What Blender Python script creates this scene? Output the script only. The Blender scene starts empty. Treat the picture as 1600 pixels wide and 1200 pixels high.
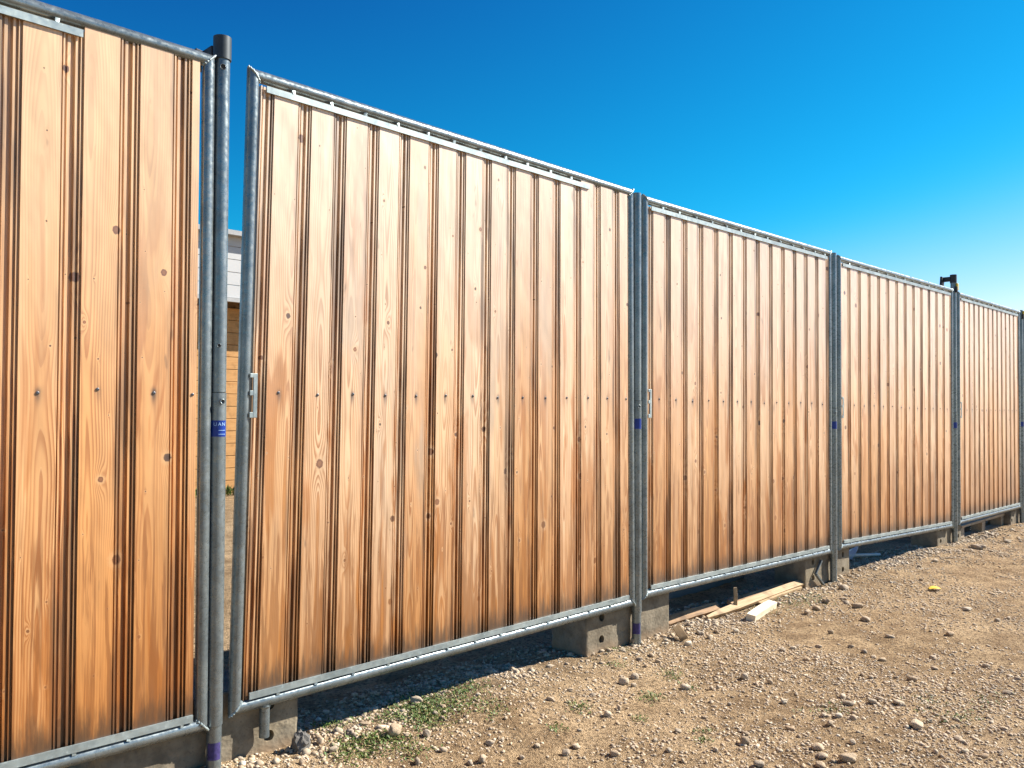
import bpy, bmesh, math, random
import numpy as np
from mathutils import Matrix, Vector, Euler

random.seed(7); rng = np.random.default_rng(11)
sc = bpy.context.scene
COL = sc.collection
# ------------------------------------------------------------------ camera
# fence runs along +X in the plane y = 0, ground z = 0, camera on the -Y side (metres)
FPX = 1324.53                                   # focal length in pixels of the 1600 px wide photograph
YAW, PIT, ROLL = .7884, .0302, .0099
CAM = Vector((0, -2.5208, 1.1354))
Fw = Vector((math.cos(YAW)*math.cos(PIT), math.sin(YAW)*math.cos(PIT), math.sin(PIT)))
R0 = Vector((math.sin(YAW), -math.cos(YAW), 0)); U0 = R0.cross(Fw)
Rt = R0*math.cos(ROLL) + U0*math.sin(ROLL); Up = -R0*math.sin(ROLL) + U0*math.cos(ROLL)
cd = bpy.data.cameras.new('camera'); cam = bpy.data.objects.new('camera', cd); COL.objects.link(cam)
cd.sensor_width = 36; cd.lens = FPX/1600*36; cd.clip_start = .05; cd.clip_end = 2000
m = Matrix((Rt, Up, -Fw)).transposed().to_4x4(); m.translation = CAM
cam.matrix_world = m; sc.camera = cam
# ------------------------------------------------------------------ sky, sun, exposure
SUN_EL, SUN_AZ = math.radians(39), math.radians(27)      # azimuth measured off the fence line
sund = Vector((math.cos(SUN_EL)*math.cos(SUN_AZ), -math.cos(SUN_EL)*math.sin(SUN_AZ), math.sin(SUN_EL)))
w = bpy.data.worlds.new("World"); sc.world = w; w.use_nodes = True; nt = w.node_tree
sky = nt.nodes.new('ShaderNodeTexSky'); sky.sky_type = 'NISHITA'; sky.sun_disc = False
sky.sun_elevation = SUN_EL; sky.sun_rotation = math.atan2(sund.x, sund.y)
sky.altitude = 300; sky.air_density = 1.0; sky.dust_density = .3; sky.ozone_density = 2.5
# clear, polarised-looking blue: more contrast between the channels over the whole dome
def vm(op, a, b):
    nd = nt.nodes.new('ShaderNodeVectorMath'); nd.operation = op
    for k, v in ((0, a), (1, b)):
        if isinstance(v, tuple): nd.inputs[k].default_value = v
        else: nt.links.new(v, nd.inputs[k])
    return nd.outputs[0]
lin_ = vm('SUBTRACT', vm('MULTIPLY', sky.outputs[0], (3.1, 1.62, 1.72)), (8.8, 2.1, 2.2))
def mth(op, a, b=None):
    nd = nt.nodes.new('ShaderNodeMath'); nd.operation = op
    for k, v in ((0, a), (1, b)):
        if v is None: continue
        if isinstance(v, (int, float)): nd.inputs[k].default_value = v
        else: nt.links.new(v, nd.inputs[k])
    return nd.outputs[0]
sq_ = nt.nodes.new('ShaderNodeSeparateXYZ'); nt.links.new(lin_, sq_.inputs[0])
soft = [mth('MULTIPLY', mth('ADD', mth('SQRT', mth('ADD', mth('MULTIPLY', t_, t_), e_)), t_), .5) for t_, e_ in zip(sq_.outputs, (.9, .25, .2))]
gc_ = nt.nodes.new('ShaderNodeCombineXYZ')
for k_, o_ in enumerate(soft): nt.links.new(o_, gc_.inputs[k_])
grade = gc_.outputs[0]
sp_ = nt.nodes.new('ShaderNodeSeparateXYZ'); nt.links.new(grade, sp_.inputs[0])
cb_ = nt.nodes.new('ShaderNodeCombineXYZ'); mn = nt.nodes.new('ShaderNodeMath'); mn.operation = 'MINIMUM'
nt.links.new(sp_.outputs[0], mn.inputs[0]); nt.links.new(sp_.outputs[1], mn.inputs[1]); nt.links.new(mn.outputs[0], cb_.inputs[0])
nt.links.new(sp_.outputs[1], cb_.inputs[1]); nt.links.new(sp_.outputs[2], cb_.inputs[2])
nt.links.new(cb_.outputs[0], nt.nodes['Background'].inputs[0])
nt.nodes['Background'].inputs[1].default_value = .05
sl = bpy.data.lights.new('sun', 'SUN'); sl.energy = 5; sl.angle = math.radians(.53); sl.color = (1, .95, .87)
so = bpy.data.objects.new('sun', sl); COL.objects.link(so)
so.rotation_euler = sund.to_track_quat('Z', 'Y').to_euler()
vs = sc.view_settings; vs.view_transform = 'Standard'; vs.look = 'None'; vs.gamma = 1; vs.exposure = 1.2
sc.cycles.max_bounces = 4; sc.cycles.diffuse_bounces = 2; sc.cycles.glossy_bounces = 2

# ------------------------------------------------------------------ pixel helpers (photograph pixels, 1600 x 1200)
def ray(px, py): return Fw + Rt*((px-800)/FPX) + Up*((600-py)/FPX)
def on_ground(px, py, z=0):
    v = ray(px, py); return CAM + v*((z-CAM.z)/v.z)
def on_fence(px, py, y=0):
    v = ray(px, py); return CAM + v*((y-CAM.y)/v.y)
def depth(p): return (p-CAM).dot(Fw)

# ------------------------------------------------------------------ object helpers
class MB:
    def __init__(s): s.v = []; s.f = []
    def add(s, vs_, fs_):
        n = len(s.v); s.v += [tuple(v) for v in vs_]; s.f += [tuple(n+i for i in f) for f in fs_]
    def box(s, c, size, rot=None, jit=0):
        hx, hy, hz = size[0]/2, size[1]/2, size[2]/2; c = Vector(c)
        M = (Euler(rot).to_matrix() if rot is not None else Matrix.Identity(3))
        vs_ = []
        for z in (-hz, hz):
            for x, y in ((-hx,-hy),(hx,-hy),(hx,hy),(-hx,hy)):
                p = Vector((x,y,z)) + Vector([random.uniform(-jit,jit) for _ in range(3)]) if jit else Vector((x,y,z))
                vs_.append(c + M@p)
        s.add(vs_, [(3,2,1,0),(4,5,6,7),(0,1,5,4),(1,2,6,5),(2,3,7,6),(3,0,4,7)])
    def tube(s, A, B, r, n=20, cap=True, mA=None, mB=None, r2=None):
        """tube from A to B; mA / mB = direction towards the frame's inside at a 45 degree mitre"""
        A, B = Vector(A), Vector(B); d = (B-A).normalized(); r2 = r if r2 is None else r2
        e1 = d.orthogonal().normalized(); e2 = d.cross(e1); vs_ = []
        for P, mi, sg, rr in ((A, mA, 1, r), (B, mB, -1, r2)):
            for k in range(n):
                a = 2*math.pi*k/n; o = (e1*math.cos(a)+e2*math.sin(a))*rr
                sh = sg*o.dot(Vector(mi)) if mi is not None else 0
                vs_.append(P + o + d*sh)
        fs_ = [(k,(k+1)%n,n+(k+1)%n,n+k) for k in range(n)]
        s.add(vs_, fs_)
        if cap:                                     # caps keep vertices of their own so the side shades as a true cylinder
            s.add(vs_[:n], [tuple(reversed(range(n)))]); s.add(vs_[n:], [tuple(range(n))])
    def build(s, name, mat, parent=None, smooth=False, bevel=0):
        me = bpy.data.meshes.new(name); me.from_pydata(s.v, [], s.f); me.update()
        if smooth:
            for p in me.polygons: p.use_smooth = len(p.vertices) <= 4
        return link(name, me, mat, parent, bevel)
def link(name, me, mat, parent=None, bevel=0):
    o = bpy.data.objects.new(name, me); COL.objects.link(o)
    if mat is not None and not me.materials: me.materials.append(mat)
    if parent is not None: o.parent = parent
    if bevel:
        b = o.modifiers.new('bevel', 'BEVEL'); b.width = bevel; b.segments = 2; b.limit_method = 'ANGLE'
    return o
def tag(o, label=None, cat=None, group=None, kind=None):
    if label: o['label'] = label
    if cat: o['category'] = cat
    if group: o['group'] = group
    if kind: o['kind'] = kind
    return o
def empty(name, loc, rz=0):
    o = bpy.data.objects.new(name, None); COL.objects.link(o); o.location = loc; o.rotation_euler[2] = rz
    o.empty_display_size = .1; return o

# ------------------------------------------------------------------ materials
class NT:
    def __init__(s, name):
        s.m = bpy.data.materials.new(name); s.m.use_nodes = True; s.t = s.m.node_tree
        s.b = s.t.nodes['Principled BSDF']
    def n(s, typ, **kw):
        nd = s.t.nodes.new(typ)
        for k, v in kw.items(): setattr(nd, k, v)
        return nd
    def put(s, sock, val):
        if isinstance(val, bpy.types.NodeSocket): s.t.links.new(val, sock)
        else: sock.default_value = val
    def math(s, op, a, b=None, c=None, clamp=False):
        nd = s.n('ShaderNodeMath', operation=op, use_clamp=clamp)
        for i, x in enumerate((a, b, c)):
            if x is not None: s.put(nd.inputs[i], x)
        return nd.outputs[0]
    def mr(s, x, a, b, lo=0., hi=1., smooth=True):
        nd = s.n('ShaderNodeMapRange', interpolation_type='SMOOTHSTEP' if smooth else 'LINEAR')
        for i, v in enumerate((x, a, b, lo, hi)): s.put(nd.inputs[i], v)
        return nd.outputs[0]
    def mix(s, f, a, b, blend='MIX'):
        nd = s.n('ShaderNodeMix', data_type='RGBA', blend_type=blend)
        s.put(nd.inputs[0], f)
        for sock, v in ((nd.inputs[6], a), (nd.inputs[7], b)):
            s.put(sock, (*v, 1) if isinstance(v, tuple) and len(v) == 3 else v)
        return nd.outputs[2]
    def vec(s, x=0., y=0., z=0.):
        nd = s.n('ShaderNodeCombineXYZ')
        for i, v in enumerate((x, y, z)): s.put(nd.inputs[i], v)
        return nd.outputs[0]
    def noise(s, v, scale=1., detail=2., rough=.5, dist=0., out=0):
        nd = s.n('ShaderNodeTexNoise'); s.put(nd.inputs['Vector'], v)
        for k, x in (('Scale', scale), ('Detail', detail), ('Roughness', rough), ('Distortion', dist)): nd.inputs[k].default_value = x
        return nd.outputs[out]
    def vor(s, v, scale=1., feature='F1', dims='3D'):
        nd = s.n('ShaderNodeTexVoronoi', feature=feature, voronoi_dimensions=dims)
        s.put(nd.inputs['Vector'], v); nd.inputs['Scale'].default_value = scale; return nd
    def bump(s, h, strength=.3, dist=.01, prev=None):
        nd = s.n('ShaderNodeBump'); nd.inputs['Strength'].default_value = strength; nd.inputs['Distance'].default_value = dist
        s.put(nd.inputs['Height'], h)
        if prev is not None: s.put(nd.inputs['Normal'], prev)
        return nd.outputs[0]
    def sep(s, v):
        nd = s.n('ShaderNodeSeparateXYZ'); s.put(nd.inputs[0], v); return nd.outputs
    def coord(s, which='Object'): return s.n('ShaderNodeTexCoord').outputs[which]
    def base(s, **kw):
        for k, v in kw.items():
            key = {'color':'Base Color','rough':'Roughness','metal':'Metallic','spec':'Specular IOR Level','normal':'Normal','coat':'Coat Weight','coatr':'Coat Roughness'}[k]
            s.put(s.b.inputs[key], (*v, 1) if isinstance(v, tuple) and len(v) == 3 else v)
        return s.m

PW = .144                                           # plank pitch of the sheet profile
SCREW_X, SCREW_Z = .046, .985
def wood_mat():
    s = NT('varnished_pine'); x, _, z = s.sep(s.coord())
    oi = s.n('ShaderNodeObjectInfo').outputs['Random']
    def rnd(k): return s.math('FRACT', s.math('MULTIPLY', oi, k))
    r1, r2, r3, r4 = rnd(17.31), rnd(53.7), rnd(191.9), rnd(7.77)
    ox = s.math('MULTIPLY', r1, 63.); oz = s.math('MULTIPLY', r2, 91.)
    def P2(sx, sz, k=0.):                           # stretched 2-D coordinate with an offset of its own
        return s.vec(s.math('ADD', s.math('MULTIPLY', x, sx), s.math('ADD', ox, k)), s.math('ADD', s.math('MULTIPLY', z, sz), oz), s.math('MULTIPLY', r3, 9.))
    # knots
    def knots(kx, kz, rmin, rmax, chance, k):
        p = P2(kx, kz, k); v = s.vor(p, 1., 'F1', '2D'); v.inputs['Randomness'].default_value = .9
        px, pz, _ = s.sep(p); qx, qz, _ = s.sep(v.outputs['Position'])
        dx = s.math('DIVIDE', s.math('SUBTRACT', qx, px), kx); dz = s.math('DIVIDE', s.math('SUBTRACT', qz, pz), kz)
        cr = s.sep(v.outputs['Color']); R = s.math('MULTIPLY_ADD', s.math('POWER', cr[0], 1.8), rmax-rmin, rmin)
        R = s.math('MULTIPLY', R, s.math('LESS_THAN', cr[1], chance))
        R = s.math('MAXIMUM', R, 1e-5)
        wob = s.math('MULTIPLY_ADD', s.noise(P2(160, 160, 5.), 1., 1.), .5, .75)
        d = s.math('SQRT', s.math('ADD', s.math('POWER', dx, 2.), s.math('POWER', s.math('MULTIPLY', dz, .85), 2.)))
        q = s.math('DIVIDE', s.math('MULTIPLY', d, wob), R)
        e = s.math('ADD', s.math('POWER', s.math('DIVIDE', dx, s.math('MULTIPLY', R, 1.9)), 2.), s.math('POWER', s.math('DIVIDE', dz, s.math('MULTIPLY', R, 6.)), 2.))
        g = s.math('EXPONENT', s.math('MULTIPLY', e, -1.))
        g = s.math('MULTIPLY', g, s.math('LESS_THAN', cr[1], chance))
        return q, g, cr[2]
    q1, g1, c1 = knots(7.5, 2.7, .0035, .0135, .68, 3.)
    q2, g2, c2 = knots(13., 5.5, .0014, .0028, .5, 31.)
    # growth rings cut flat: arched "cathedral" figure
    wander = s.math('MULTIPLY', s.math('SUBTRACT', s.noise(P2(0, 1.1, 11.), 1., 1.), .5), .035)
    cx = s.math('MULTIPLY_ADD', r4, .06, .016)
    xx = s.math('ADD', s.math('SUBTRACT', x, cx), wander)
    xx = s.math('ADD', xx, s.math('MULTIPLY', s.math('SUBTRACT', s.noise(P2(14, 3.2, 2.), 1., 1.), .5), .006))
    hh = s.math('MULTIPLY', s.mr(s.noise(P2(0, 1.0, 40.), 1., 2., .6), .3, .7, 0., 1., False), .035)
    rr = s.math('SQRT', s.math('ADD', s.math('POWER', xx, 2.), s.math('POWER', hh, 2.)))
    rr = s.math('MULTIPLY', rr, 160.)
    rr = s.math('ADD', rr, s.math('MULTIPLY', g1, 2.6)); rr = s.math('ADD', rr, s.math('MULTIPLY', g2, .7))
    rr = s.math('ADD', rr, s.math('MULTIPLY', s.noise(P2(30, 1.3, 8.), 1., 2.), 1.0))
    fr = s.math('FRACT', rr)
    line = s.math('MULTIPLY', s.mr(fr, .25, .86), s.mr(fr, .9, 1., 1., 0.))
    ringv = s.noise(s.vec(s.math('FLOOR', rr), ox, 0.), 3.7, 0.)          # every ring its own tone
    fib = s.noise(P2(900, 9, 1.), 1., 2.)
    line = s.math('MULTIPLY', line, s.mr(s.noise(P2(6, 1.2, 77.), 1., 1.), .25, .7, .25, 1.))
    # colours
    c = s.mix(s.mr(s.noise(P2(5, .8, 21.), 1., 2.), .3, .7), (.66, .37, .150), (.70, .44, .235))
    c = s.mix(s.math('MULTIPLY', s.math('POWER', r1, 1.3), .85), c, (.78, .60, .42))
    c = s.mix(s.mr(ringv, .5, .75, 0., .35), c, (.56, .27, .085))
    c = s.mix(s.math('MULTIPLY', line, .88), c, (.35, .13, .03))
    heart = s.mr(rr, 1.75, 1.5)                        # innermost ring cut flat: lens-shaped brown figure
    c = s.mix(s.math('MULTIPLY', heart, .7), c, (.40, .155, .022))
    flame = s.mr(s.noise(P2(17, 1.5, 60.), 1., 3., .55, .6), .54, .63)
    c = s.mix(s.math('MULTIPLY', flame, s.math('MULTIPLY_ADD', r2, .4, .5)), c, (.40, .15, .022))
    c = s.mix(s.math('MULTIPLY', s.math('SUBTRACT', fib, .5), .35), c, (.3, .15, .06))
    # grey, weathered boards here and there
    grey = s.math('MULTIPLY', s.mr(s.noise(P2(9, 1.1, 90.), 1., 3., .6), .56, .72), s.mr(r3, .35, .95, .05, .75))
    c = s.mix(grey, c, (.40, .33, .26))
    top_sheen = s.math('MULTIPLY', s.mr(s.math('ADD', z, s.math('MULTIPLY', s.noise(P2(11, 1.3, 29.), 1., 3., .6), 1.1)), 1.25, 2.45), .62)      # sheen of the upper boards, painted in as a paler colour
    c = s.mix(top_sheen, c, (.74, .63, .52))
    # knots: pale collar, brown heart, dark rim
    c = s.mix(s.mr(q1, 2.4, 1.1, 0., .7), c, (.70, .49, .30))
    c = s.mix(s.mr(q1, 1.15, .85, 0., .95), c, s.mix(c1, (.20, .07, .025), (.08, .04, .025)))
    c = s.mix(s.math('MULTIPLY', s.mr(q1, .8, .3), .75), c, s.mix(c1, (.42, .20, .09), (.06, .035, .025)))
    c = s.mix(s.mr(q2, 3., 1.2, 0., .55), c, (.72, .52, .34))
    c = s.mix(s.mr(q2, 1.15, .85, 0., .95), c, (.08, .035, .018))
    # rain-splashed foot of the boards
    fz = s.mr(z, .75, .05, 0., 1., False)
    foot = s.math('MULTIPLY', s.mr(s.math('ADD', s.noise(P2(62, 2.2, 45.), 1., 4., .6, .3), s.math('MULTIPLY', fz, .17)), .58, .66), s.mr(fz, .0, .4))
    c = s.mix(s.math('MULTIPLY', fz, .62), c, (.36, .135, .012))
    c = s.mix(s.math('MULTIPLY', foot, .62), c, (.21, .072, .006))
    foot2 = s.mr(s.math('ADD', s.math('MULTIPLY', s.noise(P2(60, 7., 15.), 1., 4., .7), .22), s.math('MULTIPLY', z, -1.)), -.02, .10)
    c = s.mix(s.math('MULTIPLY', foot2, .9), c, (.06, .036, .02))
    # rust weep round the screw
    sx = s.math('SUBTRACT', x, SCREW_X); sz = s.math('SUBTRACT', z, SCREW_Z)
    sz2 = s.math('DIVIDE', sz, s.mr(sz, -.001, .001, .030, .013))
    e = s.math('ADD', s.math('POWER', s.math('DIVIDE', sx, .0075), 2.), s.math('POWER', sz2, 2.))
    c = s.mix(s.math('MULTIPLY', s.math('EXPONENT', s.math('MULTIPLY', e, -1.)), s.math('MULTIPLY_ADD', r3, .7, .25)), c, (.03, .027, .03))
    # mould in blotches
    mould = s.mr(s.noise(P2(26, 5, 70.), 1., 3., .6), .67, .76)
    c = s.mix(s.math('MULTIPLY', mould, .5), c, (.11, .075, .05))
    shade_run = s.math('MULTIPLY', s.mr(s.noise(P2(34, 1.5, 83.), 1., 3., .6), .44, .62), s.mr(s.noise(P2(0, .9, 13.), 1., 2.), .34, .58, .25, 1.))
    c = s.mix(s.math('MULTIPLY', shade_run, s.mr(x, .075, .092, .03, .60)), c, (.05, .030, .018))  # mould runs, strengthened over the moulding to paint in groove shade
    dent = s.noise(P2(16, 6, 33.), 1., 1.5)
    nrm = s.bump(dent, .55, .010)
    nrm = s.bump(fib, .12, .001, nrm)
    rough = s.mr(s.noise(P2(12, 2.5, 55.), 1., 2.), .3, .7, .34, .52, False)
    c = s.mix(1., c, s.n('ShaderNodeObjectInfo').outputs['Color'], 'MULTIPLY')      # each panel's own varnish tone
    s.b.inputs['Coat IOR'].default_value = 1.7
    return s.base(color=c, rough=rough, spec=.25, normal=nrm, coat=.9, coatr=.41)

def galv_mat(name='galvanised_steel', tint=(.56,.60,.61), rough=.30):
    s = NT(name); co = s.coord(); oi = s.n('ShaderNodeObjectInfo').outputs['Random']
    x, y, z = s.sep(co); p = s.vec(s.math('MULTIPLY_ADD', oi, 40., x), y, z)
    v = s.vor(p, 95.).outputs['Color']; sp = s.sep(v)[0]
    n1 = s.noise(p, 9., 4., .65); n2 = s.noise(p, 55., 3., .6)
    c = s.mix(s.mr(n1, .3, .7), tuple(a*b for a, b in zip((.27, .30, .31), tint)), tuple(a*b for a, b in zip((.43, .46, .46), tint)))
    c = s.mix(s.math('MULTIPLY', sp, .16), c, (.13, .155, .165))
    c = s.mix(s.mr(n2, .58, .72, 0., .45), c, tuple(a*b for a, b in zip((.55, .58, .57), tint)))
    grime = s.mr(s.noise(p, 21., 5., .7), .62, .74, 0., .55)
    c = s.mix(s.math('MULTIPLY', grime, .6), c, (.20, .19, .17))
    r = s.math('ADD', s.mr(n2, .3, .7, rough-.08, rough+.12), s.math('MULTIPLY', grime, .2))
    return s.base(color=c, metal=.6, rough=r, spec=.5, normal=s.bump(n2, .22, .0015))

def concrete_mat():
    s = NT('cast_concrete'); p = s.coord(); oi = s.n('ShaderNodeObjectInfo').outputs['Random']
    x, y, z = s.sep(p); p = s.vec(s.math('MULTIPLY_ADD', oi, 30., x), y, z)
    n = s.noise(p, 14., 6., .65); v = s.vor(p, 75.)
    c = s.mix(s.mr(n, .3, .7), (.14, .115, .080), (.25, .21, .15))
    c = s.mix(s.mr(s.noise(p, 4., 3.), .5, .7, 0., .6), c, (.28, .22, .135))
    c = s.mix(s.mr(s.noise(p, 130., 2.), .6, .7, 0., .7), c, (.13, .11, .085))
    dirt = s.mr(s.math('ADD', z, s.math('MULTIPLY', s.noise(p, 20., 3.), .08)), .03, .10, .6, 0.)
    c = s.mix(dirt, c, (.30, .20, .12))
    h = s.math('ADD', s.math('MULTIPLY', n, 1.), s.math('MULTIPLY', v.outputs['Distance'], .4))
    return s.base(color=c, rough=.92, spec=.2, normal=s.bump(h, .5, .006))

def dirt_mat():
    s = NT('dry_dirt'); p = s.coord('Object')
    n0 = s.noise(p, 1.1, 4., .6); n1 = s.noise(p, 7., 5., .6); n2 = s.noise(p, 60., 5., .7); n3 = s.noise(p, 260., 3., .7)
    c = s.mix(s.mr(n1, .33, .68), (.30, .195, .102), (.54, .38, .215))
    c = s.mix(s.mr(n0, .48, .66, 0., .65), c, (.64, .46, .27))
    c = s.mix(s.mr(n2, .48, .60, 0., .75), c, (.12, .076, .040))
    c = s.mix(s.mr(n3, .60, .72, 0., .7), c, (.60, .49, .35))
    c = s.mix(s.mr(n3, .40, .30, 0., .65), c, (.13, .09, .06))
    v = s.vor(p, 130.); pe = s.mr(v.outputs['Distance'], .1, .5, 1., 0.)
    h = s.math('ADD', s.math('MULTIPLY', n2, 1.), s.math('ADD', s.math('MULTIPLY', n3, .6), s.math('MULTIPLY', pe, .35)))
    nb = s.bump(h, 1.0, .022); nb = s.bump(n1, .5, .03, nb)
    return s.base(color=c, rough=.95, spec=.15, normal=nb)

def stone_mat(name='pebble', island=False):
    s = NT(name)
    r = s.n('ShaderNodeNewGeometry').outputs['Random Per Island'] if island else s.n('ShaderNodeObjectInfo').outputs['Random']
    cr = s.n('ShaderNodeValToRGB'); s.put(cr.inputs[0], r); e = cr.color_ramp.elements
    cols = [(0,(.34,.25,.155)),(.18,(.54,.41,.27)),(.36,(.46,.37,.27)),(.52,(.62,.50,.345)),(.66,(.36,.29,.21)),(.8,(.68,.57,.42)),(.92,(.46,.32,.19)),(1,(.76,.68,.54))]
    e[0].position, e[0].color = cols[0][0], (*cols[0][1],1); e[1].position, e[1].color = 1, (*cols[-1][1],1)
    for q, cc in cols[1:-1]: k = e.new(q); k.color = (*cc,1)
    p = s.coord(); n = s.noise(p, 60. if island else 7., 4., .65)
    c = s.mix(s.mr(n, .35, .7, 0., .55), cr.outputs[0], (.16, .125, .09))
    c = s.mix(s.mr(s.noise(p, 25. if island else 2.5, 3.), .5, .7, 0., .5), c, (.46, .34, .23))
    return s.base(color=c, rough=.85, spec=.25, normal=s.bump(n, .35, .004 if island else .08))

def plain(name, col, rough=.6, metal=0., nscale=20., amt=.25, bump=0., spec=.4):
    s = NT(name); p = s.coord(); n = s.noise(p, nscale, 4., .6)
    c = s.mix(s.mr(n, .35, .7, 0., amt), col, tuple(v*.45 for v in col))
    if bump: s.base(normal=s.bump(n, bump, .004))
    return s.base(color=c, rough=rough, metal=metal, spec=spec)

def batten_mat(name, a, b, dark=.5):
    s = NT(name); p = s.coord(); x, y, z = s.sep(p); oi = s.n('ShaderNodeObjectInfo').outputs['Random']
    q = s.vec(s.math('MULTIPLY_ADD', oi, 50., s.math('MULTIPLY', x, 5.)), s.math('MULTIPLY', y, 130.), s.math('MULTIPLY', z, 130.))
    n = s.noise(q, 1., 4., .6); n2 = s.noise(p, 12., 4.)
    c = s.mix(s.mr(n, .35, .7), a, b); c = s.mix(s.mr(n2, .5, .7, 0., dark), c, tuple(v*.3 for v in b))
    return s.base(color=c, rough=.75, spec=.25, normal=s.bump(n, .4, .002))

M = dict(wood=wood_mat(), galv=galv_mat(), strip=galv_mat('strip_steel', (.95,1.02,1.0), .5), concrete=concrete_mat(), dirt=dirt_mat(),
         stone=stone_mat(), gravel=stone_mat('gravel_stones', True),
         black=plain('black_rubber', (.030,.033,.036), .55), tabs=plain('dark_steel', (.05,.06,.065), .5, .4),
         blue=plain('blue_sticker', (.004,.035,.26), .32, amt=.4), purple=plain('worn_purple_sticker', (.06,.045,.17), .6, amt=.9, nscale=90.),
         letter=plain('pale_blue_print', (.35,.55,.85), .4, amt=.1), yellow=plain('yellow_paint', (.62,.45,.03), .4),
         screw=plain('dull_screw', (.20,.20,.21), .38, .7, amt=.7, nscale=200.), hole=plain('bore_shade', (.04,.036,.03), .9),  # near-black fill paints the shade inside the bores and the joint
         batten=batten_mat('fresh_batten', (.46,.33,.19), (.35,.23,.115)), oldbatten=batten_mat('weathered_batten', (.36,.22,.11), (.20,.115,.06)),
         palewood=batten_mat('pale_offcut', (.74,.64,.48), (.66,.53,.36), .15), pallet=batten_mat('pallet_wood', (.42,.33,.23), (.29,.22,.15)),
         white=plain('white_cladding', (.50,.50,.49), .5, amt=.1, nscale=4.), plastic=plain('white_plastic', (.6,.62,.63), .4, amt=.2),
         cabin=batten_mat('cabin_boards', (.56,.31,.12), (.46,.23,.08), .3), roof=plain('roof_sheet', (.40,.40,.39), .6),
         lump=plain('rough_mortar', (.20,.185,.165), .95, nscale=45., amt=.8, bump=.8), leafy=plain('yellow_leaf', (.70,.45,.02), .5, amt=.4, nscale=60.),
         twig=plain('dry_twig', (.52,.43,.31), .8), rubberpad=plain('grey_slab', (.16,.175,.19), .8, nscale=8.))
def weed_mat():
    s = NT('weed_leaf'); r = s.n('ShaderNodeNewGeometry').outputs['Random Per Island']
    c = s.mix(r, (.05,.11,.018), (.17,.20,.045)); c = s.mix(s.math('GREATER_THAN', r, .86), c, (.34,.27,.11))
    s.base(color=c, rough=.55, spec=.3); s.b.inputs['Subsurface Weight'].default_value = 0
    return s.m
M['weed'] = weed_mat()

# ------------------------------------------------------------------ ground
def vnoise(x, y, seed):
    xi, yi = np.floor(x).astype(np.int64), np.floor(y).astype(np.int64); fx, fy = x-xi, y-yi
    fx = fx*fx*(3-2*fx); fy = fy*fy*(3-2*fy)
    def h(a, b):
        n = (a*374761393 + b*668265263 + seed*974634721) & 0x7fffffff
        n = ((n ^ (n >> 13))*1274126177) & 0x7fffffff
        return ((n ^ (n >> 16)) & 0xffff)/65535.
    return (h(xi,yi)*(1-fx)+h(xi+1,yi)*fx)*(1-fy) + (h(xi,yi+1)*(1-fx)+h(xi+1,yi+1)*fx)*fy
def ground_z(x, y):
    x = np.asarray(x, float); y = np.asarray(y, float)
    near = np.exp(-((np.maximum(np.abs(x-4)-9, 0)/3)**2) - (np.maximum(np.abs(y+.6)-3.5, 0)/2)**2)
    z = (vnoise(x*1.3, y*1.3, 1)-.5)*.030 + (vnoise(x*4.1, y*4.1, 2)-.5)*.016
    z += (vnoise(x*11, y*11, 3)-.5)*.009 + (vnoise(x*27, y*27, 4)-.5)*.006 + (vnoise(x*60, y*60, 5)-.5)*.0035
    z += .018*np.exp(-((y+.10)/.22)**2)               # low bank of gravel along the fence
    return z*near
def axis(fine0, fine1, step, far):
    a = np.arange(fine0, fine1+1e-6, step); out = [a]; l, r = [], []; d, p = step, fine0
    while p > -far: d *= 1.35; p -= d; l.append(p)
    d, p = step, fine1
    while p < far: d *= 1.35; p += d; r.append(p)
    return np.concatenate([np.array(l[::-1]), a, np.array(r)])
gx = np.concatenate([axis(.9, 6.5, .018, 400)]); gy = axis(-2.2, .55, .018, 400)
GX, GY = np.meshgrid(gx, gy, indexing='ij'); GZ = ground_z(GX, GY)
nx, ny = GX.shape; gv = np.stack([GX, GY, GZ], -1).reshape(-1, 3)
ii, jj = np.meshgrid(np.arange(nx-1), np.arange(ny-1), indexing='ij'); a0 = (ii*ny+jj).ravel()
gf = np.stack([a0, a0+ny, a0+ny+1, a0+1], -1)
def fast_mesh(name, verts, faces):
    me = bpy.data.meshes.new(name); k = faces.shape[1]
    me.vertices.add(len(verts)); me.vertices.foreach_set('co', np.asarray(verts, np.float32).ravel())
    me.loops.add(faces.size); me.loops.foreach_set('vertex_index', faces.astype(np.int32).ravel())
    me.polygons.add(len(faces)); me.polygons.foreach_set('loop_start', np.arange(0, faces.size, k, dtype=np.int32))
    me.update(calc_edges=True); return me
gme = fast_mesh('ground', gv, gf); gme.polygons.foreach_set('use_smooth', np.ones(len(gf), bool))
tag(link('ground', gme, M['dirt']), kind='structure')
def gz(x, y): return float(ground_z(np.array([x]), np.array([y]))[0])

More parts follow.
